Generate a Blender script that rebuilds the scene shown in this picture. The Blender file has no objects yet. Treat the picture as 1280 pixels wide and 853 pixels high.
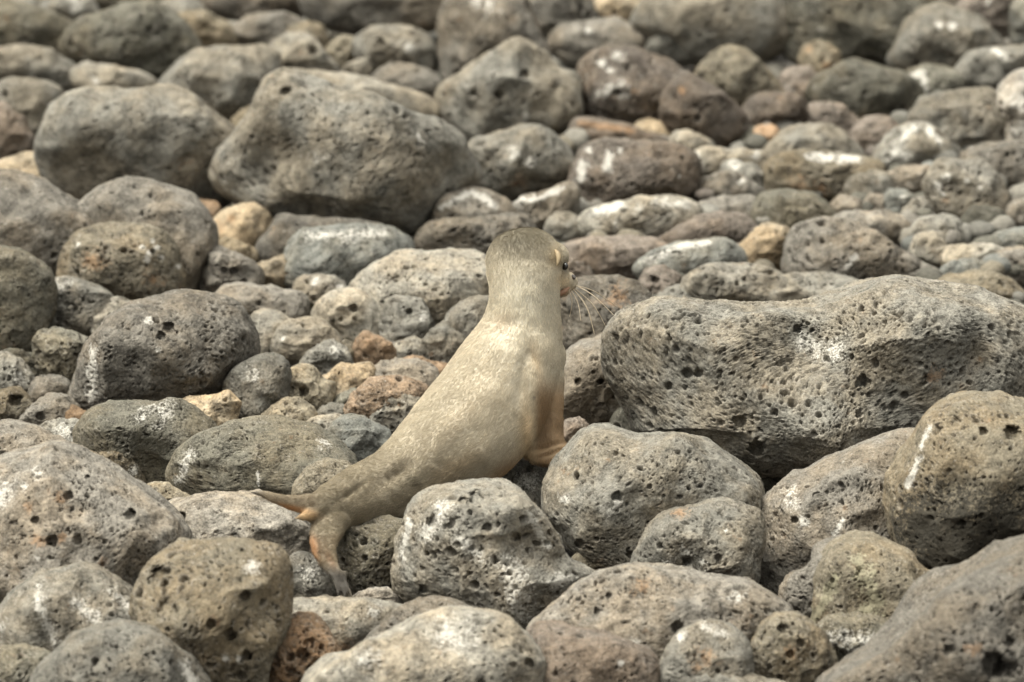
import bpy, math, random
import numpy as np
from math import radians, sin, cos

# ------------------------------------------------------------------ camera, sky, sun, exposure
scn = bpy.context.scene
FPX = 150.0 / 36.0 * 1280.0            # focal length in photo pixels (1280 wide)
PITCH = radians(18.0)
CENTRE_DIST = 9.6
CAM_H = CENTRE_DIST * sin(PITCH)
cam_data = bpy.data.cameras.new('camera')
cam = bpy.data.objects.new('camera', cam_data)
scn.collection.objects.link(cam)
cam.location = (0, 0, CAM_H)
cam.rotation_euler = (radians(90) - PITCH, 0, 0)
cam_data.lens = 150
cam_data.sensor_width = 36
cam_data.clip_start = 0.1
cam_data.clip_end = 500
cam_data.dof.use_dof = True
cam_data.dof.focus_distance = 8.45
cam_data.dof.aperture_fstop = 3.3
scn.camera = cam

SUN_EL, SUN_AZ = radians(66), radians(-98)      # overcast: high soft light, from the left
world = bpy.data.worlds.new('World')
scn.world = world
world.use_nodes = True
wn, wl = world.node_tree.nodes, world.node_tree.links
wn.clear()
sky = wn.new('ShaderNodeTexSky')
sky.sky_type = 'NISHITA'
sky.sun_disc = False
sky.sun_elevation = SUN_EL
sky.sun_rotation = SUN_AZ
sky.dust_density = 3.0
hsv = wn.new('ShaderNodeHueSaturation')
hsv.inputs['Saturation'].default_value = 0.12     # cloud cover greys the sky
tintn = wn.new('ShaderNodeMix'); tintn.data_type = 'RGBA'; tintn.blend_type = 'MULTIPLY'
tintn.inputs[0].default_value = 1.0
tintn.inputs[7].default_value = (1.0, 0.972, 0.876, 1)
# overcast luminance: the cloud is brighter overhead than at the horizon
geo = wn.new('ShaderNodeTexCoord')
sep = wn.new('ShaderNodeSeparateXYZ')
mr = wn.new('ShaderNodeMapRange')
mr.inputs['From Min'].default_value = 0.0; mr.inputs['From Max'].default_value = 1.0
mr.inputs['To Min'].default_value = 0.03; mr.inputs['To Max'].default_value = 2.5
mul = wn.new('ShaderNodeMix'); mul.data_type = 'RGBA'; mul.blend_type = 'MULTIPLY'
mul.inputs[0].default_value = 1.0
bg = wn.new('ShaderNodeBackground')
bg.inputs['Strength'].default_value = 0.13
wo = wn.new('ShaderNodeOutputWorld')
wl.new(sky.outputs[0], hsv.inputs['Color'])
wl.new(hsv.outputs[0], tintn.inputs[6])
wl.new(geo.outputs['Generated'], sep.inputs[0])
wl.new(sep.outputs['Z'], mr.inputs['Value'])
wl.new(tintn.outputs[2], mul.inputs[6])
wl.new(mr.outputs[0], mul.inputs[7])
wl.new(mul.outputs[2], bg.inputs['Color'])
wl.new(bg.outputs[0], wo.inputs['Surface'])

sun_data = bpy.data.lights.new('sun', 'SUN')
sun_data.energy = 1.5
sun_data.angle = radians(34)
sun_data.color = (1.0, 0.965, 0.865)
sun = bpy.data.objects.new('sun', sun_data)
scn.collection.objects.link(sun)
# light travels from azimuth SUN_AZ (measured from +Y towards +X) and elevation SUN_EL
sun.rotation_euler = (radians(90) - SUN_EL, 0, math.pi - SUN_AZ)
scn.view_settings.view_transform = 'Standard'
scn.view_settings.look = 'None'
scn.view_settings.exposure = 1.02
scn.view_settings.gamma = 1.0
scn.view_settings.use_curve_mapping = False
scn.cycles.max_bounces = 5
scn.cycles.diffuse_bounces = 3
scn.cycles.use_adaptive_sampling = True
scn.cycles.adaptive_threshold = 0.02

# ------------------------------------------------------------------ view frame helpers
CAM = np.array([0, 0, CAM_H])
VX = np.array([1.0, 0, 0])
VU = np.array([0, sin(PITCH), cos(PITCH)])
VF = np.array([0, cos(PITCH), -sin(PITCH)])

def at(px, py, d):
    """photo pixel at depth d -> world point"""
    px = np.asarray(px, float); py = np.asarray(py, float); d = np.asarray(d, float)
    return (CAM + d[..., None] * VF + ((px - 640) / FPX * d)[..., None] * VX
            + ((426.5 - py) / FPX * d)[..., None] * VU)

def to_px(co):
    r = co - CAM
    d = r @ VF
    return 640 + (r @ VX) / d * FPX, 426.5 - (r @ VU) / d * FPX, d

def ground_depth(py):
    return CAM_H / (sin(PITCH) - cos(PITCH) * (426.5 - py) / FPX)

# ------------------------------------------------------------------ noise
_tab = np.random.RandomState(7).rand(48, 48, 48)
def vnoise(p):
    i = np.floor(p).astype(np.int64); f = p - i
    f = f * f * f * (f * (f * 6 - 15) + 10)
    i %= 48; j = (i + 1) % 48
    x0, y0, z0 = i.T; x1, y1, z1 = j.T; fx, fy, fz = f.T
    def L(a, b, t): return a + (b - a) * t
    return L(L(L(_tab[x0, y0, z0], _tab[x1, y0, z0], fx), L(_tab[x0, y1, z0], _tab[x1, y1, z0], fx), fy),
             L(L(_tab[x0, y0, z1], _tab[x1, y0, z1], fx), L(_tab[x0, y1, z1], _tab[x1, y1, z1], fx), fy), fz) * 2 - 1
def fbm(p, o=3, g=0.5):
    a, s, t = 1.0, 0.0, 0.0
    for k in range(o):
        s = s + a * vnoise(p * (2.03 ** k) + 11.3 * k); t += a; a *= g
    return s / t

# ------------------------------------------------------------------ mesh helpers
_cube = {}
def cube_sphere(n):
    """unit directions and quads of a cube sphere with n cells per edge"""
    if n in _cube: return _cube[n]
    g = np.arange(n + 1)
    a, b = np.meshgrid(g, g, indexing='ij')
    a, b = a.ravel(), b.ravel()
    faces, keys = [], []
    ii, jj = np.meshgrid(np.arange(n), np.arange(n), indexing='ij')
    q = np.stack([ii * (n + 1) + jj, (ii + 1) * (n + 1) + jj, (ii + 1) * (n + 1) + jj + 1, ii * (n + 1) + jj + 1], -1).reshape(-1, 4)
    off = 0
    for ax in range(3):
        for side in (0, n):
            c = np.zeros((len(a), 3), np.int64)
            c[:, ax] = side; c[:, (ax + 1) % 3] = a; c[:, (ax + 2) % 3] = b
            keys.append(c)
            faces.append((q if side else q[:, ::-1]) + off); off += len(a)
    keys = np.concatenate(keys); faces = np.concatenate(faces)
    flat = (keys[:, 0] * (n + 1) + keys[:, 1]) * (n + 1) + keys[:, 2]
    u, idx, inv = np.unique(flat, return_index=True, return_inverse=True)
    k = keys[idx] / n * 2 - 1
    k = np.tan(k * math.pi / 4)
    d = k / np.linalg.norm(k, axis=1, keepdims=True)
    _cube[n] = (d, inv[faces])
    return _cube[n]

def make_mesh(name, co, quads, mat, attrs=None, smooth=True):
    me = bpy.data.meshes.new(name)
    co = np.asarray(co, np.float32); quads = np.asarray(quads, np.int32)
    k = quads.shape[1]
    me.vertices.add(len(co)); me.vertices.foreach_set('co', co.ravel())
    me.loops.add(quads.size); me.loops.foreach_set('vertex_index', quads.ravel())
    me.polygons.add(len(quads))
    me.polygons.foreach_set('loop_start', np.arange(0, quads.size, k, dtype=np.int32))
    me.polygons.foreach_set('use_smooth', np.full(len(quads), smooth))
    me.update(calc_edges=True)
    for an, av in (attrs or {}).items():
        if av.ndim == 1:
            me.attributes.new(an, 'FLOAT', 'POINT').data.foreach_set('value', av.astype(np.float32))
        elif av.shape[1] == 3:
            me.attributes.new(an, 'FLOAT_VECTOR', 'POINT').data.foreach_set('vector', av.astype(np.float32).ravel())
        else:
            me.attributes.new(an, 'FLOAT_COLOR', 'POINT').data.foreach_set('color', av.astype(np.float32).ravel())
    if mat: me.materials.append(mat)
    return me

def link(name, me, parent=None, loc=None):
    o = bpy.data.objects.new(name, me)
    scn.collection.objects.link(o)
    if loc is not None: o.location = loc
    if parent is not None: o.parent = parent
    return o

# ------------------------------------------------------------------ node helper
class NT:
    def __init__(s, mat):
        s.m = mat; mat.use_nodes = True
        s.n, s.l = mat.node_tree.nodes, mat.node_tree.links
        s.n.clear()
    def set(s, sock, v):
        if v is None: return
        if isinstance(v, bpy.types.NodeSocket): s.l.new(v, sock)
        else: sock.default_value = v
    def math(s, op, a, b=None, c=None, clamp=False):
        n = s.n.new('ShaderNodeMath'); n.operation = op; n.use_clamp = clamp
        for i, v in enumerate((a, b, c)): s.set(n.inputs[i], v)
        return n.outputs[0]
    def vmath(s, op, a, b=None, scale=None):
        n = s.n.new('ShaderNodeVectorMath'); n.operation = op
        s.set(n.inputs[0], a); s.set(n.inputs[1], b)
        if scale is not None: s.set(n.inputs['Scale'], scale)
        return n.outputs[0]
    def mix(s, f, a, b, mode='MIX'):
        n = s.n.new('ShaderNodeMix'); n.data_type = 'RGBA'; n.blend_type = mode
        s.set(n.inputs[0], f); s.set(n.inputs[6], a); s.set(n.inputs[7], b)
        return n.outputs[2]
    def noise(s, vec, scale, detail=3, rough=0.55, dist=0.0, col=False):
        n = s.n.new('ShaderNodeTexNoise')
        s.set(n.inputs['Vector'], vec); s.set(n.inputs['Scale'], scale)
        n.inputs['Detail'].default_value = detail; n.inputs['Roughness'].default_value = rough
        n.inputs['Distortion'].default_value = dist
        return n.outputs['Color' if col else 'Fac']
    def voro(s, vec, scale, feature='F1'):
        n = s.n.new('ShaderNodeTexVoronoi'); n.feature = feature
        s.set(n.inputs['Vector'], vec); s.set(n.inputs['Scale'], scale)
        return n
    def step(s, v, lo, hi, a=0.0, b=1.0):
        n = s.n.new('ShaderNodeMapRange'); n.interpolation_type = 'SMOOTHSTEP'
        s.set(n.inputs['Value'], v); s.set(n.inputs['From Min'], lo); s.set(n.inputs['From Max'], hi)
        s.set(n.inputs['To Min'], a); s.set(n.inputs['To Max'], b)
        return n.outputs[0]
    def attr(s, name, typ='GEOMETRY'):
        n = s.n.new('ShaderNodeAttribute'); n.attribute_type = typ; n.attribute_name = name
        return n
# ------------------------------------------------------------------ materials
def rock_material(name):
    """vesicular lava: per-rock colour and pits come from the rock's own custom properties"""
    m = bpy.data.materials.new(name); t = NT(m)
    m.displacement_method = 'DISPLACEMENT'
    tc = t.n.new('ShaderNodeTexCoord')
    oi = t.n.new('ShaderNodeObjectInfo')
    shift = t.math('MULTIPLY', oi.outputs['Random'], 37.0)
    P = t.vmath('ADD', tc.outputs['Object'], t.vmath('SCALE', (1.0, 0.7, 1.3), None, shift))
    P0 = P
    P = t.vmath('MULTIPLY', P, t.attr('stretch', 'OBJECT').outputs['Vector'])
    tint = t.attr('tint', 'OBJECT').outputs['Color']
    pit = t.attr('pit', 'OBJECT').outputs['Fac']          # share of cells with a hole
    psz = t.attr('pit_size', 'OBJECT').outputs['Fac']     # metres
    px = t.attr('grain', 'OBJECT').outputs['Fac']         # metres per photo pixel
    mottle = t.attr('mottle', 'OBJECT').outputs['Fac']
    marks = t.attr('marks').outputs['Vector']
    sepm = t.n.new('ShaderNodeSeparateXYZ'); t.set(sepm.inputs[0], marks)
    white, rust, dark = sepm.outputs
    lich = t.attr('lichen').outputs['Fac']
    # ---- pits (real displacement)
    wob = t.vmath('SUBTRACT', t.noise(P, t.math('DIVIDE', 0.55, psz), 2, 0.5, col=True), (0.5, 0.5, 0.5))
    Pw = t.vmath('ADD', P, t.vmath('MULTIPLY', wob, t.vmath('SCALE', (1, 1, 1), None, t.math('MULTIPLY', psz, 0.85))))
    dens = t.math('MULTIPLY', pit, t.step(t.noise(P, t.math('DIVIDE', 0.09, psz), 2), 0.36, 0.66, 0.25, 1.5))
    def layer(mult, share, lo, hi, depth):
        sc = t.math('DIVIDE', 1.0 / mult, psz)
        v = t.voro(Pw, sc)
        sepc = t.n.new('ShaderNodeSeparateColor'); t.set(sepc.inputs[0], v.outputs['Color'])
        on = t.math('LESS_THAN', sepc.outputs[0], t.math('MULTIPLY', dens, share))
        sq = t.math('POWER', sepc.outputs[1], 1.4)
        r = t.math('MULTIPLY_ADD', sq, hi - lo, lo)
        hole = t.step(v.outputs['Distance'], t.math('MULTIPLY', r, 0.68), r, 1.0, 0.0)
        rim = t.math('SUBTRACT', t.step(v.outputs['Distance'], r, t.math('MULTIPLY', r, 1.35), 1.0, 0.0), hole)
        h = t.math('MULTIPLY', t.math('MULTIPLY', hole, on), t.math('MULTIPLY', r, t.math('MULTIPLY', psz, depth * mult)))
        return h, t.math('MULTIPLY', rim, on)
    h1, rim1 = layer(2.2, 0.9, 0.12, 0.44, 2.4)
    h2, rim2 = layer(1.05, 1.5, 0.16, 0.46, 2.8)
    h3, rim3 = layer(0.5, 1.7, 0.2, 0.46, 2.2)
    depth = t.math('MAXIMUM', t.math('MAXIMUM', h1, h2), h3)
    lump = t.math('SUBTRACT', t.noise(P0, t.math('DIVIDE', 0.035, px), 4, 0.6), 0.5)
    rough = t.math('SUBTRACT', t.noise(P0, t.math('DIVIDE', 0.16, px), 3, 0.65), 0.5)
    disp = t.math('ADD', t.math('MULTIPLY', lump, t.math('MULTIPLY', px, 8.0)), t.math('MULTIPLY', rough, t.math('MULTIPLY', px, t.math('MULTIPLY_ADD', pit, 2.5, 2.5))))
    disp = t.math('SUBTRACT', disp, depth)
    dn = t.n.new('ShaderNodeDisplacement'); dn.space = 'OBJECT'
    dn.inputs['Midlevel'].default_value = 0.0; dn.inputs['Scale'].default_value = 1.0
    t.set(dn.inputs['Height'], disp)
    # ---- colour
    n1 = t.noise(P0, t.math('DIVIDE', 0.012, px), 4, 0.6)
    n2 = t.noise(P0, t.math('DIVIDE', 0.06, px), 4, 0.65)
    n3 = t.noise(P0, t.math('DIVIDE', 0.35, px), 3, 0.7)
    col = t.mix(t.math('MULTIPLY', t.step(n1, 0.4, 0.62), 0.65), tint, (1.16, 1.02, 0.85, 1), 'MULTIPLY')
    k2 = t.math('MULTIPLY', t.math('SUBTRACT', n2, 0.5), mottle)
    k3 = t.math('SUBTRACT', n3, 0.5)
    val = t.math('ADD', 1.0, t.math('ADD', t.math('MULTIPLY', k2, 2.3), t.math('MULTIPLY', k3, 2.2)))
    val = t.math('MAXIMUM', val, 0.3)
    comb = t.n.new('ShaderNodeCombineColor')
    for i in range(3): t.set(comb.inputs[i], val)
    col = t.mix(1.0, col, comb.outputs[0], 'MULTIPLY')
    # pale salt flecks and dust on pit rims
    fleck = t.step(t.noise(P0, t.math('DIVIDE', 0.22, px), 2, 0.5), 0.66, 0.74)
    col = t.mix(t.math('MULTIPLY', fleck, t.math('MULTIPLY', mottle, 0.4)), col, (0.42, 0.40, 0.36, 1))
    col = t.mix(t.math('MULTIPLY', t.math('MAXIMUM', t.math('MAXIMUM', rim1, rim2), rim3), 0.26), col, (0.40, 0.37, 0.32, 1))
    iron = t.math('MULTIPLY', t.step(t.noise(P0, t.math('DIVIDE', 0.045, px), 5, 0.7), 0.60, 0.74), t.step(n1, 0.45, 0.6))
    col = t.mix(t.math('MULTIPLY', iron, 0.5), col, (0.24, 0.145, 0.08, 1))
    # stains with shapes of their own
    br = t.noise(P0, t.math('DIVIDE', 0.10, px), 4, 0.7)
    def stain(a, w0, w1):
        v = t.math('ADD', a, t.math('MULTIPLY', t.math('SUBTRACT', br, 0.5), 2.0))
        v = t.math('ADD', v, t.math('MULTIPLY', t.math('SUBTRACT', n3, 0.5), 2.2))
        return t.math('MULTIPLY', t.step(v, w0, w1), t.step(a, 0.02, 0.15))
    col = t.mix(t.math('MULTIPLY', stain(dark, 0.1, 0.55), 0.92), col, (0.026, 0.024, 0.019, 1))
    col = t.mix(t.math('MULTIPLY', stain(rust, 0.35, 1.2), 0.6), col, (0.30, 0.18, 0.095, 1))
    col = t.mix(t.math('MULTIPLY', stain(lich, 0.4, 0.75), 0.65), col, (0.33, 0.31, 0.215, 1))
    col = t.mix(t.math('MULTIPLY', stain(white, 0.4, 1.15), 0.8), col, (0.54, 0.52, 0.47, 1))
    b = t.n.new('ShaderNodeBsdfPrincipled')
    t.set(b.inputs['Base Color'], col)
    b.inputs['Roughness'].default_value = 0.88
    b.inputs['Specular IOR Level'].default_value = 0.25
    bump = t.n.new('ShaderNodeBump')
    bump.inputs['Strength'].default_value = 0.8
    t.set(bump.inputs['Distance'], t.math('MULTIPLY', px, 2.2))
    t.set(bump.inputs['Height'], t.math('ADD', n3, t.math('MULTIPLY', t.noise(P0, t.math('DIVIDE', 0.9, px), 2, 0.6), 0.5)))
    t.set(b.inputs['Normal'], bump.outputs[0])
    o = t.n.new('ShaderNodeOutputMaterial')
    t.l.new(b.outputs[0], o.inputs['Surface'])
    t.l.new(dn.outputs[0], o.inputs['Displacement'])
    return m

def ground_material():
    m = bpy.data.materials.new('dark shingle'); t = NT(m)
    tc = t.n.new('ShaderNodeTexCoord')
    P = tc.outputs['Object']
    v = t.voro(P, 28.0)
    n = t.noise(P, 9.0, 5, 0.6)
    col = t.mix(n, (0.02, 0.018, 0.015, 1), (0.06, 0.053, 0.044, 1))
    b = t.n.new('ShaderNodeBsdfPrincipled')
    t.set(b.inputs['Base Color'], col)
    b.inputs['Roughness'].default_value = 0.95
    bump = t.n.new('ShaderNodeBump'); bump.inputs['Strength'].default_value = 1.0; bump.inputs['Distance'].default_value = 0.02
    t.set(bump.inputs['Height'], t.math('SUBTRACT', 1.0, v.outputs['Distance']))
    t.set(b.inputs['Normal'], bump.outputs[0])
    o = t.n.new('ShaderNodeOutputMaterial'); t.l.new(b.outputs[0], o.inputs['Surface'])
    return m

def fur_material():
    m = bpy.data.materials.new('short sea lion fur'); t = NT(m)
    tc = t.n.new('ShaderNodeTexCoord')
    P = tc.outputs['Object']
    base = t.attr('coat').outputs['Color']
    flow = t.attr('flow').outputs['Vector']      # (along the body, around it, 0) in metres
    S = t.vmath('MULTIPLY', flow, (60.0, 420.0, 1.0))
    streak = t.noise(S, 1.0, 3, 0.6)
    S2 = t.vmath('MULTIPLY', flow, (22.0, 110.0, 1.0))
    streak2 = t.noise(S2, 1.0, 3, 0.6, 0.6)
    blotch = t.noise(P, 16.0, 4, 0.6)
    fine = t.noise(P, 420.0, 2, 0.6)
    val = t.math('ADD', 0.62, t.math('ADD', t.math('MULTIPLY', streak, 0.22), t.math('MULTIPLY', blotch, 0.30)))
    val = t.math('ADD', val, t.math('MULTIPLY', fine, 0.24))
    comb = t.n.new('ShaderNodeCombineColor')
    for i in range(3): t.set(comb.inputs[i], val)
    col = t.mix(1.0, base, comb.outputs[0], 'MULTIPLY')
    b = t.n.new('ShaderNodeBsdfPrincipled')
    t.set(b.inputs['Base Color'], col)
    b.inputs['Roughness'].default_value = 0.55
    b.inputs['Specular IOR Level'].default_value = 0.3
    b.inputs['Sheen Weight'].default_value = 0.2
    b.inputs['Sheen Roughness'].default_value = 0.35
    b.inputs['Sheen Tint'].default_value = (1.0, 0.93, 0.78, 1)
    bump = t.n.new('ShaderNodeBump'); bump.inputs['Strength'].default_value = 0.6; bump.inputs['Distance'].default_value = 0.004
    t.set(bump.inputs['Height'], t.math('ADD', t.math('MULTIPLY', streak2, 0.7), t.math('ADD', t.math('MULTIPLY', streak, 0.5), t.math('MULTIPLY', fine, 0.25))))
    t.set(b.inputs['Normal'], bump.outputs[0])
    o = t.n.new('ShaderNodeOutputMaterial'); t.l.new(b.outputs[0], o.inputs['Surface'])
    return m

def plain(name, col, rough, spec=0.5):
    m = bpy.data.materials.new(name); t = NT(m)
    b = t.n.new('ShaderNodeBsdfPrincipled')
    tc = t.n.new('ShaderNodeTexCoord')
    n = t.noise(tc.outputs['Object'], 160.0, 3)
    t.set(b.inputs['Base Color'], t.mix(n, tuple(c * 0.75 for c in col) + (1,), tuple(c * 1.2 for c in col) + (1,)))
    b.inputs['Roughness'].default_value = rough
    b.inputs['Specular IOR Level'].default_value = spec
    o = t.n.new('ShaderNodeOutputMaterial'); t.l.new(b.outputs[0], o.inputs['Surface'])
    return m

ROCK = rock_material('volcanic rock')
GROUND = ground_material()
FUR = fur_material()
EYE = plain('dark wet eye', (0.008, 0.006, 0.005), 0.08, 0.8)
NOSE = plain('dark nose skin', (0.05, 0.04, 0.035), 0.35)
HAIR = plain('pale whisker', (0.46, 0.38, 0.27), 0.4)
MOUTH = plain('pinkish lip skin', (0.27, 0.15, 0.09), 0.5)
EAR = plain('ear fur', (0.25, 0.19, 0.11), 0.7)

# ------------------------------------------------------------------ ground sheet
def build_ground():
    n = 220
    u = np.linspace(-1, 1, n)
    X, Y = np.meshgrid(np.sign(u) * (np.abs(u) ** 3 * 197 + np.abs(u) * 3), np.sign(u) * (np.abs(u) ** 3 * 195 + np.abs(u) * 5) + 10, indexing='ij')
    p = np.stack([X.ravel(), Y.ravel(), np.zeros(n * n)], 1)
    near = np.exp(-((p[:, 0] / 6) ** 2 + ((p[:, 1] - 10) / 7) ** 2))
    p[:, 2] = -0.05 + 0.05 * fbm(p * 2.2, 3) * near
    i, j = np.meshgrid(np.arange(n - 1), np.arange(n - 1), indexing='ij')
    q = np.stack([i * n + j, (i + 1) * n + j, (i + 1) * n + j + 1, i * n + j + 1], -1).reshape(-1, 4)
    o = link('ground', make_mesh('ground', p, q, GROUND))
    o['kind'] = 'structure'; o['label'] = 'dark gravel ground under the lava rocks'
build_ground()
# ------------------------------------------------------------------ rock builder
TINTS = dict(g=(.200, .191, .164), t=(.206, .190, .162), d=(.112, .106, .084), b=(.178, .181, .163), p=(.32, .30, .252),
             c=(.46, .385, .275), s=(.215, .188, .138), r=(.186, .157, .130), o=(.27, .195, .13), k=(.065, .058, .048), w=(.42, .40, .36))

def catmull(pts, per=16, closed=True):
    p = np.asarray(pts, float); n = len(p); out = []
    for i in range(n if closed else n - 1):
        if closed: a, b, c, d = p[i - 1], p[i], p[(i + 1) % n], p[(i + 2) % n]
        else: a, b, c, d = p[max(i - 1, 0)], p[i], p[i + 1], p[min(i + 2, n - 1)]
        t = np.linspace(0, 1, per, endpoint=False)[:, None]
        out.append(0.5 * (2 * b + (c - a) * t + (2 * a - 5 * b + 4 * c - d) * t ** 2 + (3 * b - a - 3 * c + d) * t ** 3))
    if not closed: out.append(p[-1:])
    return np.concatenate(out)

def ss(x, a, b):
    t = np.clip((x - a) / (b - a), 0, 1); return t * t * (3 - 2 * t)

def parse_marks(txt):
    """w: white stain, o: rust, k: dark, y: lichen (x,y,r or x0,y0,x1,y1,r); h: hole (x,y,r); b: bump (x,y,r,height)"""
    out = {}
    for tok in txt.split():
        key, body = tok.split(':')
        out.setdefault(key, []).extend([float(v) for v in s.split(',')] for s in body.split(';'))
    return out

def mark_value(items, X, Y):
    a = np.zeros(len(X))
    for it in items:
        if len(it) == 3:
            d = np.hypot(X - it[0], Y - it[1]); r = it[2]
        else:
            x0, y0, x1, y1, r = it
            vx, vy = x1 - x0, y1 - y0
            t = np.clip(((X - x0) * vx + (Y - y0) * vy) / (vx * vx + vy * vy + 1e-9), 0, 1)
            d = np.hypot(X - x0 - t * vx, Y - y0 - t * vy)
        d = d * (1 + .45 * vnoise(np.stack([X, Y, X * 0], 1) / (r * .7 + 2) + 5.3))
        a = np.maximum(a, np.clip(1.12 - d / r * 0.8, 0, 1.0) * (1.25 if r < 9 else .92))
    return a

ROCKS = []
def rock(line, idx):
    f = [s.strip() for s in line.split('|')]
    label, style, by, poly = f[0], f[1], float(f[2]), f[3]
    mk = parse_marks(f[4]) if len(f) > 4 else {}
    rs = np.random.RandomState(idx * 7 + 3)
    st = style.split(',')
    tint = np.array(TINTS[st[0][0]])
    if len(st[0]) > 1: tint = tint * (int(st[0][1:]) / 10.0)
    pit = float(st[1]) / 10 if len(st) > 1 else 0.25
    psz = float(st[2]) if len(st) > 2 else 7.0
    pts = np.array([[float(v) for v in s.split(',')] for s in poly.split()])
    out = catmull(pts)
    lo, hi = out.min(0), out.max(0)
    w, h = hi - lo
    c = (lo + hi) / 2
    rel = (out - c) * (1, -1)                     # y up
    ang = np.arctan2(rel[:, 1], rel[:, 0]); rad = np.hypot(rel[:, 0], rel[:, 1])
    o = np.argsort(ang); ang, rad = ang[o], rad[o]
    ga = np.linspace(-math.pi, math.pi, 361)
    gr = np.interp(ga, np.concatenate([ang - 2 * math.pi, ang, ang + 2 * math.pi]), np.tile(rad, 3))
    ker = np.exp(-0.5 * (np.arange(-6, 7) / 2.2) ** 2); ker /= ker.sum()
    g2 = np.convolve(np.concatenate([gr[-13:-1], gr, gr[1:13]]), ker, 'same')[12:-12]
    g2 = g2 + 0.8 + min(.026 * math.sqrt(w * h), 3.6)          # neighbours touch and overlap
    d = float(ground_depth(by)); s = d / FPX
    area = w * h * 0.785
    sp = 1.15 if c[1] > 330 else (1.7 if c[1] > 200 else 2.3)
    n = int(np.clip(math.sqrt(area * 2.3 / sp ** 2 / 6), 10, 240))
    u0, quads = cube_sphere(n)
    u = u0 + np.array([0, 0, 0.3]); u = u / np.linalg.norm(u, axis=1, keepdims=True)
    # squarish super-ellipsoid in (s, z)
    pw = 2.25 + 0.5 * rs.rand()
    rho = np.hypot(u[:, 0], u[:, 1]); z = u[:, 2]
    k = (rho ** pw + np.abs(z) ** pw) ** (-1 / pw)
    rho2, z2 = rho * k, z * k
    phi = np.arctan2(u[:, 1], u[:, 0])
    v = np.stack([rho2 * np.cos(phi), rho2 * np.sin(phi), z2], 1)
    # worn facets on the near side
    up = np.array([0, cos(PITCH), sin(PITCH)])
    planes = [(up + rs.normal(0, .22, 3) + np.array([0, 0, .28]), rs.uniform(.60, .80))]
    for _ in range(7):
        planes.append((np.array([rs.normal(0, .8), rs.normal(-.1, .6), rs.uniform(.35, 1.1)]), rs.uniform(.66, .90)))
    if len(st) > 3: planes = planes[3:]
    for nv, hh in planes:
        nv = nv / np.linalg.norm(nv)
        tt = v @ nv - hh
        soft = np.where(tt > .25, tt, np.log1p(np.exp(np.clip(tt, -2, .25) * 42)) / 42)
        v = v - np.outer(np.minimum(soft, 0.6) * 0.85, nv * np.array([.42, .42, 1.0]))
    rho3 = np.minimum(np.hypot(v[:, 0], v[:, 1]), 1.08)
    phi = np.arctan2(v[:, 1], v[:, 0])
    R = np.interp(phi, ga, g2)
    E = 1 / np.sqrt((np.cos(phi) / (w / 2)) ** 2 + (np.sin(phi) / (h / 2)) ** 2)
    bl = np.clip(rho3, 0, 1) ** 2
    Rr = E * (1 - bl) + R * bl
    T = 0.46 * min(math.sqrt(w * h), 1.35 * min(w, h))
    p = np.stack([rho3 * np.cos(phi) * Rr, rho3 * np.sin(phi) * Rr, v[:, 2] * T], 1)   # in photo pixels
    size = math.sqrt(w * h)
    # lumps along the outward direction
    nrm = p / (np.array([w / 2, h / 2, T]) ** 2); nrm /= np.linalg.norm(nrm, axis=1, keepdims=True) + 1e-9
    off = rs.rand(3) * 40
    q = p / size
    lump = 0.070 * fbm(q * 2.1 + off, 3) + 0.034 * (0.5 - np.abs(vnoise(q * 4.1 + off * 1.7)))* 2 + 0.017 * fbm(q * 9 + off, 3)
    small = size < 75
    lump = lump * (1.45 if small else 1.0)
    edge = (0.5 if small else 0.28) + (0.5 if small else 0.72) * np.clip(np.abs(v[:, 2]) * 1.6, 0, 1)      # keep the outline close to the traced one
    p = p + nrm * (lump * size * edge)[:, None]
    PX, PY = c[0] + p[:, 0], c[1] - p[:, 1]
    front = ss(p[:, 2], -0.15 * T, 0.1 * T)
    for it in mk.get('b', []):
        p[:, 2] += it[3] * np.exp(-((PX - it[0]) ** 2 + (PY - it[1]) ** 2) / it[2] ** 2) * front
    wob = 1 + 0.25 * vnoise(p / 5.0 + off)
    for it in mk.get('h', []):
        dd = np.hypot(PX - it[0], PY - it[1]) * wob
        p[:, 2] -= 2.2 * it[2] * (1 - ss(dd, it[2] * .6, it[2] * 1.05)) * front
    marks = np.stack([mark_value(mk.get(key, []), PX, PY) * front for key in 'wok'], 1)
    lich = mark_value(mk.get('y', []), PX, PY) * front
    co = (np.outer(p[:, 0], VX) + np.outer(p[:, 1], VU) - np.outer(p[:, 2], VF)) * s
    kind = 'boulder' if size > 150 else ('rock' if size > 62 else ('cobble' if size > 30 else 'pebble'))
    me = make_mesh('lava_' + kind, co, quads, ROCK, dict(marks=marks, lichen=lich))
    ob = link('lava_' + kind, me, None, at(c[0], c[1], d))
    ob['label'] = label; ob['category'] = kind
    ob['group'] = 'volcanic rocks covering the shore'
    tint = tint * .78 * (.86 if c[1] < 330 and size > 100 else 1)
    j = 1 + float(np.clip(rs.normal(0, 0.09), -.16, .16))
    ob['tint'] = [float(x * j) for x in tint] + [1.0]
    ob['pit'] = pit ** 1.0; ob['pit_size'] = psz * s * float(rs.uniform(.62, 1.08)); ob['grain'] = s
    ob['mottle'] = 0.7 + 0.6 * rs.rand()
    ob['stretch'] = [float(rs.uniform(.85, 1.1)), float(rs.uniform(.85, 1.1)), float(rs.uniform(.85, 1.2))]
    ROCKS.append(ob)
    return ob
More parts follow.
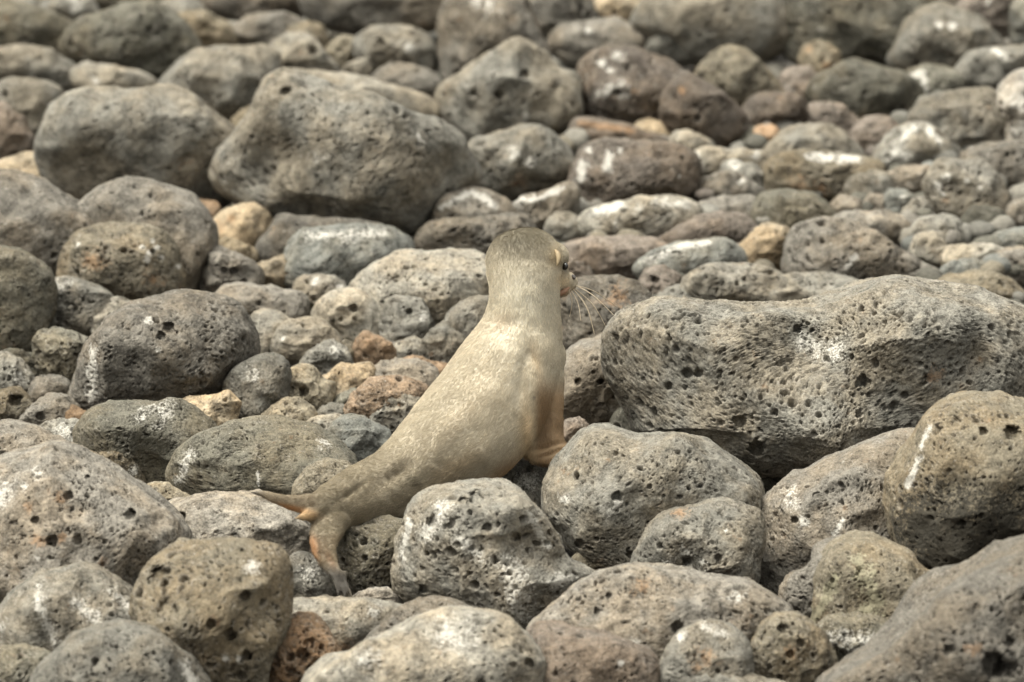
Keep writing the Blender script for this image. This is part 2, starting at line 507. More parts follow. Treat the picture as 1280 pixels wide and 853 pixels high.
# ------------------------------------------------------------------ the rocks: label | tint,pits,pit size | base line | outline in photo pixels | marks
TABLE = '''
long brown boulder cut by the upper edge above the pitted grey rock|t8,2|42|378,10 390,-15 450,-25 540,-20 580,0 560,30 520,40 450,40 400,32
dark boulder cut by the upper edge left of the long brown boulder|k13,2|32|250,10 280,-15 340,-20 388,-5 375,18 310,24
pale blurred rock cut by the upper edge behind the tan rock|g11,2|32|195,14 215,-2 245,2 262,18 235,28
dark rock cut by the upper edge above the olive boulder|d8,2|20|118,8 130,-15 190,-18 215,-5 205,12 150,16
whitish rock between the two dark olive boulders at the top left|g12,2|38|62,18 75,-8 100,-10 118,2 120,20 95,32|w:95,8,16
olive boulder with dark underside near the upper left corner|d12,3|68|-40,40 -20,8 30,3 65,15 100,35 105,50 70,65 0,68 -35,60
round olive brown boulder with dark base, second large one along the upper left|d13,3|97|75,55 100,30 140,12 175,7 210,15 240,45 248,65 225,85 190,98 130,85 90,75
smooth tan rock tucked behind the round olive brown boulder|s10,1|66|200,45 225,20 260,17 285,35 292,55 260,65 220,60
brown ridge rock beneath the dark boulder of the upper edge|t8,2|62|280,50 305,25 340,18 375,25 385,45 350,60 300,62
rounded tan brown rock right of the brown ridge rock|s9,2|68|355,50 370,30 395,30 410,48 402,65 370,67
rough grey boulder sloping right behind the largest boulder|g10,4,6|155|195,105 215,85 255,65 300,55 340,55 350,85 325,125 298,152 255,145 210,130|
grey rock with bluish hollow leaning on the rough grey boulder|g10,3|115|335,70 345,48 375,42 400,60 422,85 412,102 370,102 345,95|h:392,66,7
mottled grey rock at the left edge below the olive boulder|g9,4|113|-30,90 -10,65 30,57 70,68 95,85 112,102 90,114 40,114 -20,108
pale flat rock with one bright white stain behind the broad smooth boulder|p8,1|122|90,100 105,82 140,85 175,92 198,107 170,122 110,120|w:119,101,9
grey rock with white droppings on its right side, at the left edge|g9,2|200|-30,140 0,105 40,102 78,115 62,160 45,190 0,202 -30,190|w:66,134,5;78,126,5;60,145,4
reddish brown rock at the left edge beside the white spotted grey rock|r8,4|210|-30,170 -10,135 15,131 35,155 41,185 20,207 -20,207
cream coloured slab rock at the left edge under the reddish brown rock|c8,1|254|-20,215 0,203 30,194 60,192 84,203 87,235 70,254 20,247 -15,242
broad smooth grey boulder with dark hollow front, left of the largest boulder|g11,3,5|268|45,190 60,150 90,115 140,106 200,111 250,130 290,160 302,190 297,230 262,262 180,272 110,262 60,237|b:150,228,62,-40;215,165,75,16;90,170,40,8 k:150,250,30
small tan stone wedged behind the largest rear boulder|s12,1|168|292,152 305,136 327,130 324,157 305,168
pale long slab lying along the back of the largest rear boulder|p9,0|175|335,112 350,92 380,90 440,98 500,110 540,125 546,146 500,150 430,140 360,130
largest rear boulder, grey brown with two white flecks on its right shoulder|g10,3,6|300|263,215 285,180 310,145 340,100 368,91 420,110 480,130 530,150 570,170 590,200 600,225 570,250 545,280 520,302 450,292 390,282 330,272 285,247|b:345,200,40,-46;430,185,60,26;300,170,30,10;475,235,45,22;395,250,40,-14;560,215,25,-16 w:524,173,4;528,180,5;400,200,10 h:361,118,7
pitted grey rock in shade below the long brown boulder|g10,6,8|95|440,60 450,40 480,33 515,36 540,50 548,75 535,95 490,92 455,85|w:512,62,8
flat brown grey rock below the shaded pitted grey rock|t9,4|122|465,100 480,85 510,83 545,98 552,112 520,124 480,117
small tan rock left of the shaded pitted grey rock|s10,2|88|408,65 420,50 438,48 447,60 435,85 415,82
tiny pale tan stone lying on the pale long slab|p8,0|100|425,92 440,80 460,73 464,88 450,99
square brown block with a white patch on top, at the upper edge|t8,3|102|550,50 552,15 575,-10 620,-15 655,-5 672,40 687,75 660,102 600,102 560,97|w:612,10,16;600,5,14
wedge shaped grey boulder with a pointed top and dark hole|g10,3,8|177|545,115 560,100 600,78 630,55 650,51 675,65 692,85 719,95 724,130 716,157 690,167 640,172 590,177 555,152|h:655,97,6;694,112,5 b:590,140,20,-12 w:657,148,6
grey rounded rock with rust streak and white lower edge|g9,3|250|585,182 620,165 655,157 690,168 710,190 717,215 700,240 650,250 605,240 590,210|o:650,230,13 w:642,195,12;660,205,10
brown rock with a white arc along its rounded top|t9,2|305|541,272 555,250 590,237 620,244 642,265 627,302 570,307 545,292|w:550,262,590,240,5;590,240,617,258,6
low brown rock edged in white right of the white arc rock|t8,2|292|636,262 650,250 680,245 707,230 722,240 712,270 670,292 645,287|w:645,250,672,250,6;672,250,703,236,5
rough brown rubble rock directly behind the sea lion head|t7,6,6|324|520,300 540,280 580,275 620,270 650,270 667,290 642,322 570,327 530,320
brown boulder with a large white dropping across its middle|r8,4,7|170|722,110 730,80 755,64 790,64 820,75 850,90 872,120 890,145 880,167 830,167 770,160 735,147|w:746,120,775,110,9;775,108,779,125,9;750,80,8;772,72,10;760,90,6 o:790,118,5
dark reddish brown rock right of the white splashed boulder|r7,3|187|828,140 840,105 865,95 900,120 932,150 928,177 880,189 845,174|o:850,115,8
flat topped grey rock with dark underside above the white splashed boulder|t9,2|82|685,55 700,35 730,29 770,26 800,40 806,55 780,70 730,82 700,76|w:735,40,9
dark shaded boulder cut by the upper edge right of the square brown block|t6,3|52|665,20 680,-10 720,-15 740,5 739,30 700,52 675,47
pale cream boulder cut by the upper edge in the middle|c9,1|40|733,12 745,-10 790,-15 812,0 802,22 760,32 740,27
large smooth grey boulder at the upper edge right of the pale cream boulder|g10,3|82|790,30 815,-5 850,-22 920,-27 970,-8 981,30 976,60 940,77 880,77 830,57
dark grey rounded rock in front of the large smooth grey boulder|g8,2|86|808,62 830,38 865,34 892,55 882,77 830,79
largest dark slate boulder at the upper edge|d10,2|82|975,40 985,0 1020,-25 1100,-30 1160,-12 1172,30 1152,62 1110,80 1050,80 990,72
tan wedge rock below the large smooth grey boulder|s8,2|142|868,112 885,75 910,60 937,70 962,95 982,120 962,142 910,142
small round stone in orange and green below the slate boulder|s10,1|94|1000,75 1008,58 1025,54 1046,65 1049,83 1030,94 1010,92|o:1010,62,9;1034,84,7
dark domed boulder with a pale crest right of the orange and green stone|d10,2|154|1010,117 1025,95 1060,77 1090,79 1125,92 1146,105 1152,132 1120,157 1070,152 1035,142
grey boulder with one bright white dropping near the upper right corner|g9,3|97|1108,77 1125,40 1150,14 1180,7 1210,20 1240,45 1252,62 1215,87 1180,97 1135,92|w:1185,36,8;1170,35,5
rock with a white vertical streak right of the dark domed boulder|d13,2|132|1130,115 1135,92 1160,84 1190,91 1202,110 1180,132 1145,132|w:1152,98,1153,120,5;1150,92,1140,98,5
rough grey rock with a white stick shaped mark near the upper right corner|g9,4|127|1195,97 1210,65 1250,60 1290,55 1312,90 1290,122 1240,127 1205,117|w:1240,64,1252,74,5
reddish grey rock cut by the upper edge left of the last corner stone|r8,2|55|1190,22 1220,-10 1258,-2 1272,30 1252,47 1215,47|w:1233,5,5
bluish grey stone in the upper right corner|b9,2|58|1258,28 1270,2 1300,-5 1312,40 1282,57 1262,47
brown stone cut by the upper edge beside the slate boulder|t9,2|28|1160,4 1180,-18 1215,-20 1226,7 1195,18
rough porous grey boulder behind the white peaked rock|g8,6,7|200|1135,152 1155,125 1190,114 1235,114 1267,140 1262,182 1220,202 1170,192
cream white splattered boulder at the right edge|w8,4,7|202|1245,142 1255,105 1280,84 1320,95 1332,162 1290,202 1260,192|w:1270,130,26;1272,165,20
peaked grey rock with bluish white streaks down its left face|g9,2|217|1090,202 1110,172 1140,154 1165,159 1190,180 1202,190 1187,212 1130,217 1100,212|w:1138,160,1115,195,11;1158,160,1172,178,6;1128,195,8
flat topped ochre block with a pale rim, among the rear pebbles|s9,3|250|957,226 965,200 1000,192 1060,193 1097,200 1102,216 1072,242 1010,252 965,247|w:1010,195,1070,199,7 o:1000,238,20;1025,240,15
lumpy grey rock behind the ochre block|g11,2|210|950,197 975,170 1015,154 1050,165 1077,190 1062,207 1000,212 960,207
small reddish stone below the dark domed boulder|r10,2|190|1062,174 1080,150 1110,147 1129,165 1112,187 1075,190
pinkish brown stone leaning under the dark domed boulder|r10,2|174|1013,132 1040,129 1074,155 1062,174 1025,167
pinkish stone below the orange and green stone|r11,2|130|968,117 985,88 1010,84 1023,105 1007,127 980,130
bright orange pebble in the gap left of the lumpy grey rock|o14,1|188|938,178 945,160 962,156 973,170 962,187 946,188|o:955,172,26
olive pebble touching the bright orange pebble|d14,1|187|916,181 926,163 945,161 948,184
brown wedge rock with a rusty edge under the white splashed boulder|r9,1|197|713,167 725,149 770,154 810,165 842,180 802,197 740,192|o:725,155,790,165,5
cream stone behind the brown wedge rock|c8,1|184|787,167 805,151 827,155 847,170 827,182 800,180
small ochre stone right of the rust streaked rock|s14,1|193|697,182 703,170 713,169 719,182 712,192 701,192
brown rock with white splashes dripping down its left end|r8,6,6|266|711,237 725,195 745,179 785,173 830,177 867,195 874,225 852,252 800,264 740,264|w:735,188,6;729,205,725,225,7;762,195,758,212,7;775,188,5;849,221,4
pale rock right of the dripping white splash rock|p9,1|198|833,187 845,165 870,167 894,182 882,197 850,197
dark reddish rock in the gap below the tan wedge rock|r6,2|168|923,152 940,125 970,114 1002,125 1007,152 970,167 935,167
tan spotted stone at the left end of the rear pebbles|s8,4|254|832,232 842,200 860,199 877,225 870,252 845,252|w:850,222,4
long smooth grey cobble with a white dot|t9,1|259|867,242 885,222 910,216 935,227 957,241 930,254 890,258|w:926,228,5;887,240,3
white crusted cobble leaning over the long smooth grey cobble|g12,3|247|899,222 915,202 937,205 957,225 962,242 930,245|w:916,206,8;950,230,9
pale low rock with a white left end behind the rear cobbles|p9,2|226|852,212 865,191 900,187 930,189 962,195 957,214 900,224 865,224|w:866,196,10;945,195,7
blocky dark grey cobble under the ochre block|d14,4|296|941,267 950,245 975,237 1015,242 1036,255 1041,277 1010,294 970,294 945,282|
round dark grey cobble right of the ochre block|g8,1|258|1059,237 1070,220 1095,213 1113,225 1119,247 1095,257 1070,254
smooth taupe cobble touching the white dotted rock|t10,1|254|1106,227 1125,212 1160,212 1177,230 1167,252 1130,247
grey rock dotted with round white spots at the right|g9,4|285|1158,232 1170,205 1195,200 1230,201 1247,220 1260,252 1252,272 1215,284 1175,264|w:1181,222,6;1205,228,6;1168,231,7;1175,244,4;1221,235,4
brown porous rock at the right edge behind the white dotted rock|t8,5|248|1203,202 1225,182 1260,179 1302,190 1312,232 1275,247 1245,232
tiny taupe pebble between the ochre block and the bluish pebble|t10,2|271|1079,260 1088,245 1105,245 1113,258 1102,269 1085,269
round bluish pebble with a white dot|b11,1|272|1104,256 1112,239 1130,237 1144,252 1137,270 1112,270|w:1126,248,5
speckled pebble right of the bluish white dotted pebble|g10,5|282|1127,272 1140,253 1160,249 1172,262 1162,280 1138,280
brown pebble with a dark dimple left of the tiny taupe pebble|t9,3|276|1037,264 1050,246 1070,249 1082,262 1067,274 1045,274
long lumpy taupe cobble above the large taupe pitted rock|t10,2|305|1034,287 1055,266 1085,264 1110,267 1137,282 1132,300 1095,302 1055,302
large taupe rock with round pits behind the great vesicular boulder|t9,5,9|362|981,332 985,300 1000,281 1045,277 1080,289 1110,309 1150,325 1167,347 1100,362 1030,362 990,352|w:1055,335,1066,322,5
pale grey rounded cobble below the white dotted rock|g12,3|314|1124,302 1145,277 1180,269 1202,280 1205,307 1160,314|
small upright pinkish stone standing among the right pebbles|p10,2|332|1137,317 1148,296 1165,291 1180,305 1182,327 1155,332
long brown rounded stone lying behind the great vesicular boulder|t9,1|364|1067,352 1080,334 1120,334 1145,329 1170,338 1174,352 1150,362 1090,362
flat pale tan slab among the right pebbles|p9,2|345|1178,322 1200,304 1240,307 1267,320 1252,342 1200,342
bluish grey pebble at the right edge|b10,1|322|1234,309 1250,291 1280,287 1302,300 1282,320 1250,320
pale brown pebble at the right edge below the bluish grey pebble|t11,2|354|1229,337 1250,317 1290,311 1312,330 1292,352 1250,352
grey green flat pebble below the flat pale tan slab|b9,2|358|1176,344 1195,327 1225,327 1242,342 1217,357 1185,356
olive grey cobble at the right edge just above the great vesicular boulder|s9,3|388|1165,367 1185,347 1230,341 1267,350 1284,372 1252,388 1190,384
small dark pebble in the shade under the white dotted rock|d10,2|299|1198,287 1215,261 1245,261 1262,280 1242,297 1210,297
brown pebble at the right edge beside the shaded dark pebble|t9,3|290|1255,267 1275,249 1302,254 1304,282 1270,287
cream orange egg stone standing upright among the rear pebbles|c8,2|344|924,322 935,300 955,284 975,283 991,300 990,320 982,342 950,342
pale cobble with black pits touching the top of the great vesicular boulder|p8,6,6|390|853,357 870,340 900,332 945,334 972,342 987,360 962,388 890,388 862,377|
grey pitted cobble with a tan front right of the pale black pitted cobble|g11,5,6|392|943,377 965,355 990,344 1040,344 1072,352 1078,372 1042,391 970,392
bluish rock with a white left end above the pale black pitted cobble|b11,4|364|793,337 815,318 850,307 900,301 922,312 932,330 902,352 850,362 815,357|w:805,330,850,308,9;850,308,885,303,7
pinkish grey rock behind the bluish white ended rock|r10,3|317|821,302 850,285 885,269 922,267 947,285 942,307 890,314 840,314
taupe flat rock under the long smooth grey cobble|t10,1|284|848,272 880,254 930,245 962,260 952,282 890,282
long whitish rock right of the sea lion head|p10,4,7|307|708,287 730,268 770,255 800,248 850,247 877,262 862,287 800,302 740,304 715,300|w:745,265,775,258,8;820,255,860,256,9;770,285,10;795,265,12
broad flat pinkish grey rock right of the sea lion head|r10,2|350|690,332 710,305 760,297 820,301 842,320 812,347 740,352 700,347
small reddish stone with a hollow beside the bluish white ended rock|r10,4|382|797,362 810,339 830,334 850,350 852,370 827,382 805,377|h:818,350,6
little grey speckled pebble on the left shoulder of the great vesicular boulder|g10,5|392|817,380 835,361 855,361 872,378 852,392 825,390
grey pebble just behind the sea lion ear|g9,1|306|683,292 690,271 715,269 732,285 717,304 685,304
pale pebble at the right end of the long whitish rock|p10,1|294|843,278 850,258 866,256 880,270 872,290 850,292
dark red brown stone close to the sea lion eye|r8,3|357|699,347 708,324 730,317 744,335 732,354 708,355
brown boulder behind the sea lion whiskers|t7,4,7|446|694,402 700,370 725,351 765,347 802,360 818,385 813,422 782,444 730,447 700,432|o:770,370,20
taupe boulder with scattered pits between flipper and great vesicular boulder|t9,3,8|542|699,502 703,450 730,429 770,417 805,430 815,500 802,537 740,542 705,527|h:722,477,5;741,465,3;749,477,4
small dark stone in the gap below the great vesicular boulder|d8,3|560|764,542 775,510 800,508 855,547 835,567 790,562
small reddish stone beside the front flipper|r11,2|562|699,545 705,527 722,523 739,538 744,552 715,562
great vesicular boulder, pale grey and riddled with holes, largest of all|g10,12,6,r|602|762,440 768,415 790,391 830,378 880,381 940,385 990,383 1040,371 1085,353 1130,351 1170,357 1220,364 1260,380 1300,400 1330,450 1310,520 1230,540 1150,545 1080,572 1010,602 960,610 900,597 850,572 810,542 785,502 765,472|b:1010,425,58,-40;1180,405,30,20;1160,372,16,-14;1130,400,34,20;880,430,80,26;1205,440,22,-18;1100,520,45,-22;950,575,75,46;860,545,60,34;1040,560,60,30;800,480,40,10 h:1066,476,8;938,557,11;918,525,8;855,466,7;868,466,6;990,412,6;825,562,6 w:1030,437,26;1000,428,16 o:1150,470,14
black pitted boulder in the gap under the great vesicular boulder|d8,4|612|850,585 900,570 960,575 985,600 970,640 910,640 870,625
big smooth taupe boulder left edge, behind the dark left edge boulder|t10,2,6|368|-60,300 -40,230 0,217 35,224 80,245 120,268 142,290 112,332 60,362 0,372 -50,352
smooth taupe boulder behind the rust speckled rock|t10,2,6|368|98,264 125,240 160,226 200,234 240,250 263,280 266,312 250,347 230,367 180,372 130,342 105,292
rust speckled rock with a cluster of white dots near its top|s8,7,8|388|74,347 82,315 105,291 140,282 180,284 210,299 226,330 229,357 215,377 180,388 120,382 85,367|w:182,309,5;190,317,4;194,302,4;200,310,4;188,325,5;205,322,4;102,307,4;224,333,5 o:120,330,20;195,350,14
dark shaded boulder at the left edge|d9,3,6|448|-60,402 -40,320 0,311 35,324 61,345 64,387 50,422 20,448 -30,452
grey crusted angular rock right of the dark left edge boulder|g8,6,7|428|57,402 61,350 80,347 110,357 141,375 127,402 100,422 70,428|w:72,358,14
dark rock full of deep pits under the grey crusted angular rock|d13,7,9|482|44,452 50,420 70,412 95,419 113,430 102,462 85,481 60,481
pale pinkish stone peeking behind the large brown grey boulder|p8,2|434|111,427 130,385 150,376 176,385 162,412 130,433
big brown grey boulder with a chalky streak down its left side|t8,5,7|522|83,492 95,460 110,430 140,400 180,379 220,368 260,371 295,384 313,410 319,440 307,467 275,492 250,502 180,512 130,520 95,514|w:122,440,118,500,8;190,400,6;205,438,4 h:216,410,8;208,420,6 b:200,440,60,8
pale white rock at the left edge under the dark left edge boulder|g11,4|502|-20,467 0,442 20,451 40,475 43,492 20,503 -10,498|w:30,470,16
dark brown stone in the shade above the pale left edge rock|d9,2|478|0,457 10,439 35,441 49,455 42,477 10,473
brown hollow stone at the left edge|s6,3|534|-20,507 0,489 20,486 39,505 43,527 15,538 -10,533|h:22,500,8
taupe stone with a dark dimple left of the orange stone|t9,3|540|28,527 45,504 65,494 85,499 97,520 82,538 45,541|h:53,520,6
small orange stone at the foot of the chalk streaked boulder|o7,1|543|63,530 72,511 95,511 116,520 107,537 80,543
brown stone above the taupe dimpled stone|t7,2|512|37,502 45,474 65,472 86,480 92,502 70,513
tan porous crust rock below the chalk streaked boulder|s10,7,6|524|157,507 175,487 200,484 235,489 259,495 257,512 220,523 170,523|o:240,492,8
cream stone with a knob right of the dark olive rock|c8,4,4|548|213,512 235,499 265,497 285,491 298,505 295,527 292,547 270,548 240,538
grey egg shaped rock speckled with pale grains|g9,4,4|530|280,487 287,470 310,454 340,444 359,455 363,475 352,507 325,528 298,523 284,507|w:318,470,12
pale tan stone below the grey egg shaped rock|s12,5,4|543|320,530 340,511 365,499 387,508 397,527 372,543 335,543
tan lumpy stone with a hollow right of the grey egg shaped rock|s11,5,5|518|350,502 360,475 368,459 388,459 401,475 416,478 417,497 402,518 375,514|h:382,490,7
flat buff stone left of the taupe stone by the sea lion flank|c7,3,4|508|393,482 415,467 440,455 466,454 464,477 442,498 415,508 400,503
grey white crusted stone beside the buff stone|g11,5,4|477|376,457 395,437 415,426 433,440 439,457 417,471 395,475|w:420,436,12
tiny olive tan pebble left of the orange tan stone|s8,3|460|419,442 430,426 445,434 449,452 436,460
angular orange tan stone|o10,2|461|439,442 450,420 460,415 475,424 491,434 502,451 492,459 455,460 444,454
smooth pale oval cobble|p8,2,4|458|341,432 348,407 370,399 401,401 419,419 424,437 411,450 375,455 350,450|w:354,423,4
pale cobble half hidden by the chalk streaked boulder|p8,3,4|451|309,427 315,397 332,389 353,394 362,410 352,443 320,451
egg shaped pale cobble with one large dark hole|p9,1,4|431|391,402 400,379 420,366 445,363 471,374 488,395 490,414 476,428 440,431 405,423|h:443,386,6;427,400,3;418,403,3;444,399,3
long grey stone lying across behind the smooth pale cobbles|t10,4,5|405|264,372 280,356 310,357 345,361 376,367 385,378 380,397 355,405 315,397 280,387
small mottled stone with a white tip left of the pale holed cobble|p7,4,5|393|368,372 375,351 395,344 416,349 434,365 421,384 395,393 377,390|w:424,358,9;395,352,7
grey rock with two dark dimples below the cream and orange stone|t10,3,6|371|250,352 258,325 270,309 290,314 316,330 330,346 316,367 280,371 254,367|h:282,339,5;294,339,5;306,352,4
tan stone behind the grey two dimpled rock|s10,2|335|266,322 280,301 300,304 322,320 312,337 280,338
pale tan cobble between the two dimpled rock and the flat topped rock|c6,4,5|365|303,352 325,334 357,321 365,345 347,362 315,364
flat topped bluish grey block with a pale worn top|b10,3|363|348,347 360,315 378,289 420,284 480,284 512,300 513,325 492,348 440,358 380,361|w:390,296,480,292,9 b:430,300,30,-5
brown rubble rock behind the flat topped block|t7,4,5|333|318,317 340,285 355,269 380,274 440,277 482,285 472,312 400,333 345,333
cream and orange stone below the broad smooth grey boulder|c9,1|309|260,287 275,267 295,257 325,261 344,285 337,302 310,309 280,305|o:275,282,12;290,275,8
small orange buff stone left of the cream and orange stone|o9,1|293|236,267 250,251 268,254 277,270 267,292 245,288
large pale boulder with a flat top behind the sea lion neck|p9,4,7|418|438,362 465,335 500,317 550,312 600,319 622,350 612,402 560,423 490,413 450,392|
round grey rock riddled with dark pits against the neck|g8,9,7|413|523,372 535,349 560,340 600,344 627,370 612,397 575,408 545,405 530,392
grey speckled rock tucked beside the sea lion shoulder|g9,5,4|458|556,432 560,400 575,379 605,369 627,390 602,442 570,458
pitted brownish cobble between the holed cobble and the pitted round rock|g9,5,5|436|476,402 485,374 510,367 531,379 542,405 532,433 495,438 480,423|w:530,395,8
pale grey little stone right of the angular orange tan stone|g10,3|458|488,442 500,427 520,424 537,438 532,457 500,458
grey stone half hidden by the sea lion back|g8,5,4|465|528,442 540,414 560,404 582,430 572,467 540,468
taupe flat stone beside the sea lion flank|t11,3,4|500|448,477 460,459 490,452 525,449 547,460 542,492 500,503 460,498
orange porous stone behind the taupe flat stone|o9,4,4|481|498,462 515,446 540,451 560,457 552,482 515,478
reddish honeycomb stone full of cells|o9,9,7|535|433,514 445,490 465,475 490,470 521,479 537,495 517,528 475,533 445,528
grey honeycomb stone touching the sea lion flank|g10,9,6|543|466,522 480,499 505,492 527,499 517,527 490,541 474,538
smooth grey green stone beside the sea lion hip|b8,1|578|413,547 425,524 440,519 465,529 487,545 472,583 430,573
little pitted pale stone above the smooth grey green stone|p6,6,4|531|393,523 405,509 425,507 441,515 432,529 400,531
pale flat stone behind the dark domed rock|p10,2|551|368,537 395,523 420,519 442,530 427,548 380,548
small dark pebble between buff stone and reddish honeycomb stone|d14,4|518|417,506 428,491 445,487 452,510 432,517
pale pitted stone half under the sea lion hip|s10,6,4|655|366,614 378,591 400,579 430,581 452,600 432,633 390,631 370,625
dark olive rock with a white dusting on its crest|d11,6,4|603|98,547 115,514 150,504 185,507 220,502 245,514 269,540 264,567 232,603 190,613 150,593 110,573|w:205,515,18;180,522,10 b:200,570,35,-14;130,540,30,6
dark domed rock with a chalky left rim|d13,4,4|623|211,602 220,570 245,547 290,532 340,528 395,534 432,555 447,582 432,613 380,628 300,628 240,623|w:225,600,240,565,9;410,550,18;325,590,326,603,3
pale crusted pitted rock left of the dark olive rock|s9,7,5|612|94,577 115,559 140,565 165,577 179,600 167,612 130,603|w:165,592,12
tan honeycomb stone wedged above the pale ledge|s11,9,9|644|168,617 190,605 215,609 239,622 232,638 200,643 176,633
streaky taupe rock at the left edge above the rust stained slab|t10,2,5|604|-30,562 0,529 30,533 65,544 87,560 62,603 0,613
whitish pitted rock behind the streaky taupe rock|g11,6,7|578|43,542 65,529 100,529 126,540 127,567 90,578 53,562|w:80,545,20
big rust stained slab boulder with round holes at the left edge|t11,4,6|785|-70,682 -50,600 10,574 50,562 85,555 120,573 160,604 200,634 231,668 217,712 170,747 90,793 0,803 -60,763|h:95,617,6;78,671,8;109,669,6;170,640,7;55,646,5;115,594,3 w:8,617,22;54,590,10;38,605,6;60,692,4 o:46,632,9;85,620,12;90,665,10;140,697,10;60,670,16 b:205,650,14,-7;160,615,40,6
pale ledge rock under the sea lion hind flipper|t13,3,5|712|203,647 235,627 290,617 330,621 370,639 395,670 420,700 425,730 400,745 340,745 290,722 230,692|h:230,645,7
pitted grey rock with white crust below the hind flipper|g9,7,6|752|340,742 355,712 370,695 395,698 420,715 433,742 410,758 370,758|w:390,715,14
great olive grey pitted block in front of the pale ledge|s9,7,10|880|170,762 180,725 205,690 240,673 300,671 350,679 368,700 364,742 352,792 337,832 327,872 270,893 220,873 200,823 183,792|h:310,741,7;270,775,7;292,789,8;312,815,7;200,715,10;305,840,6 w:318,706,16;285,818,7;303,820,6
grey rock with two white ridged bands at the lower left|g8,4,6|850|-15,792 5,755 30,729 55,714 95,707 130,719 165,744 190,769 207,792 192,823 140,843 60,853 0,833|w:52,738,76,802,9;100,748,128,775,12;143,738,178,765,9;5,780,12 b:55,760,16,10;110,790,30,-8
smooth grey dome with a white right edge at the lower left corner|g9,3,7|920|40,855 75,815 110,790 150,781 190,789 222,814 247,840 260,867 242,913 140,928 60,903|w:232,830,246,853,8
pitted brown rock in the lower left corner|d14,6,7|890|-30,852 -10,814 25,807 55,814 72,830 62,873 0,893
rust red porous rock at the lower edge|o8,7,8|865|330,855 340,815 355,784 370,767 390,769 411,795 427,822 402,843 380,873 345,883|h:380,817,9;367,837,6 o:375,800,40;355,840,30
pale flat rock with tan front right of the rust red rock|p8,2,5|818|350,766 375,750 430,750 480,756 517,764 502,787 470,803 455,818 420,828 375,818 355,792|o:430,805,20 w:470,765,12
small brown rock densely pitted, behind the smooth pale boulder|t7,7,6|845|453,810 475,785 505,759 540,749 575,757 602,775 582,803 520,833 470,828
smooth pale boulder with a few round holes at the lower edge|p8,3,6|915|378,855 395,834 440,814 490,799 520,779 560,766 610,768 650,788 673,814 684,852 672,893 600,923 480,923 390,898|h:661,826,6;642,828,4;602,848,5;614,826,2;622,829,2 w:560,790,30;460,820,20 b:500,815,30,-8
boulder streaked with white salt in front of the sea lion belly|g10,6,9|780|496,692 502,650 519,621 560,603 610,600 641,609 667,635 692,670 704,697 737,711 752,722 737,747 690,773 650,788 600,778 540,758 505,747 495,722|w:640,705,650,765,26;560,632,530,668,13;600,690,575,670,10;548,630,8;660,640,685,680,7;580,680,10;512,650,500,700,6;690,725,715,718,8 h:540,652,7;595,620,9;580,624,6;609,656,5;563,655,4;645,668,6;530,736,6 b:600,636,55,18;655,676,24,-26;605,674,22,-16;690,700,16,-16;640,738,46,20;560,715,30,-8;572,612,14,-8
dark honeycomb rock in the hollow under the sea lion|d10,9,9|738|423,692 430,664 455,654 490,649 517,660 512,702 500,743 465,745 433,732
small white pitted stone at the tip of the lower hind flipper|w7,7,5|766|438,752 460,737 485,739 503,752 482,768 450,765
large grey boulder with cracks and white spots in front of the front flipper|g10,4,6|706|670,627 678,590 699,561 735,542 790,539 850,547 910,569 947,600 957,642 932,653 850,693 790,711 730,693 695,663 675,647|w:703,622,7;758,637,12;770,625,6 h:769,617,7;723,677,6;787,690,5 b:780,600,70,10
small flat brown pebble in the crack below the white spotted boulder|s8,2|722|716,701 730,690 755,693 787,706 777,720 735,717
crusty grey rock wedged under the sea lion chest|g9,6,6|645|598,622 625,590 655,569 682,574 688,600 682,642 640,653 610,648|w:660,600,14
rough grey rock with white crusted holes at its lower left|g9,7,8|748|793,702 810,670 838,639 880,629 915,627 947,645 954,667 947,702 942,728 900,748 840,743 803,723|w:855,690,12;862,712,14;835,700,10;905,662,3;875,700,6 h:858,700,7 o:850,640,12
long taupe boulder with lumpy right end, lower centre right|t9,5,7|845|663,787 690,760 735,727 790,711 850,711 885,727 930,729 965,744 987,770 977,803 930,833 850,853 760,853 690,843 666,817|h:855,792,12;845,780,8;760,742,4;745,762,4 w:790,800,12;920,745,10 o:800,730,14 b:900,770,24,-10
reddish taupe rock at the lower edge before the long taupe boulder|r9,4,5|900|658,792 690,779 730,787 780,804 812,821 827,852 817,893 740,908 680,893 660,842|w:775,825,6
grey rock with orange grains and a white cap at the lower edge|g10,5,4|895|826,862 835,819 855,791 885,778 910,784 937,811 944,842 927,883 870,903 833,888|w:880,782,905,790,9;850,795,8 o:880,815,16;870,830,12
deeply pitted tan brown rock at the lower edge|s8,8,10|878|933,832 945,799 958,777 985,769 1010,777 1031,799 1047,832 1032,863 990,878 948,863|o:985,812,12 h:998,800,6;985,815,6;975,783,6
dark round stone left of the deeply pitted tan brown rock|d11,5,5|842|918,802 930,774 955,767 977,774 972,812 940,828
low grey stone cut by the lower edge under the orange grained rock|g10,4,5|905|838,872 860,848 900,843 950,850 994,862 964,893 880,898
broad taupe boulder with a ledge and cracks|t9,5,7|712|943,692 949,650 974,607 1030,584 1090,554 1140,539 1187,560 1182,702 1152,763 1100,783 1040,793 980,763 948,732|b:1070,630,30,10;1090,640,12,-5;1000,640,18,-6 w:1045,645,1035,665,4;985,622,14;1000,650,8 h:990,647,5;1016,617,5
huge tan topped boulder with a dark porous lower half at the right edge|s9,4,9|765|1118,642 1115,600 1136,560 1159,519 1205,496 1260,499 1310,519 1362,580 1352,652 1300,703 1230,727 1180,724 1138,692|k:1180,680,72;1240,680,74;1300,675,74;1150,660,42 w:1130,607,1144,572,5;1146,560,1158,532,3 h:1255,540,12;1220,538,6;1215,640,3 b:1250,545,30,-6
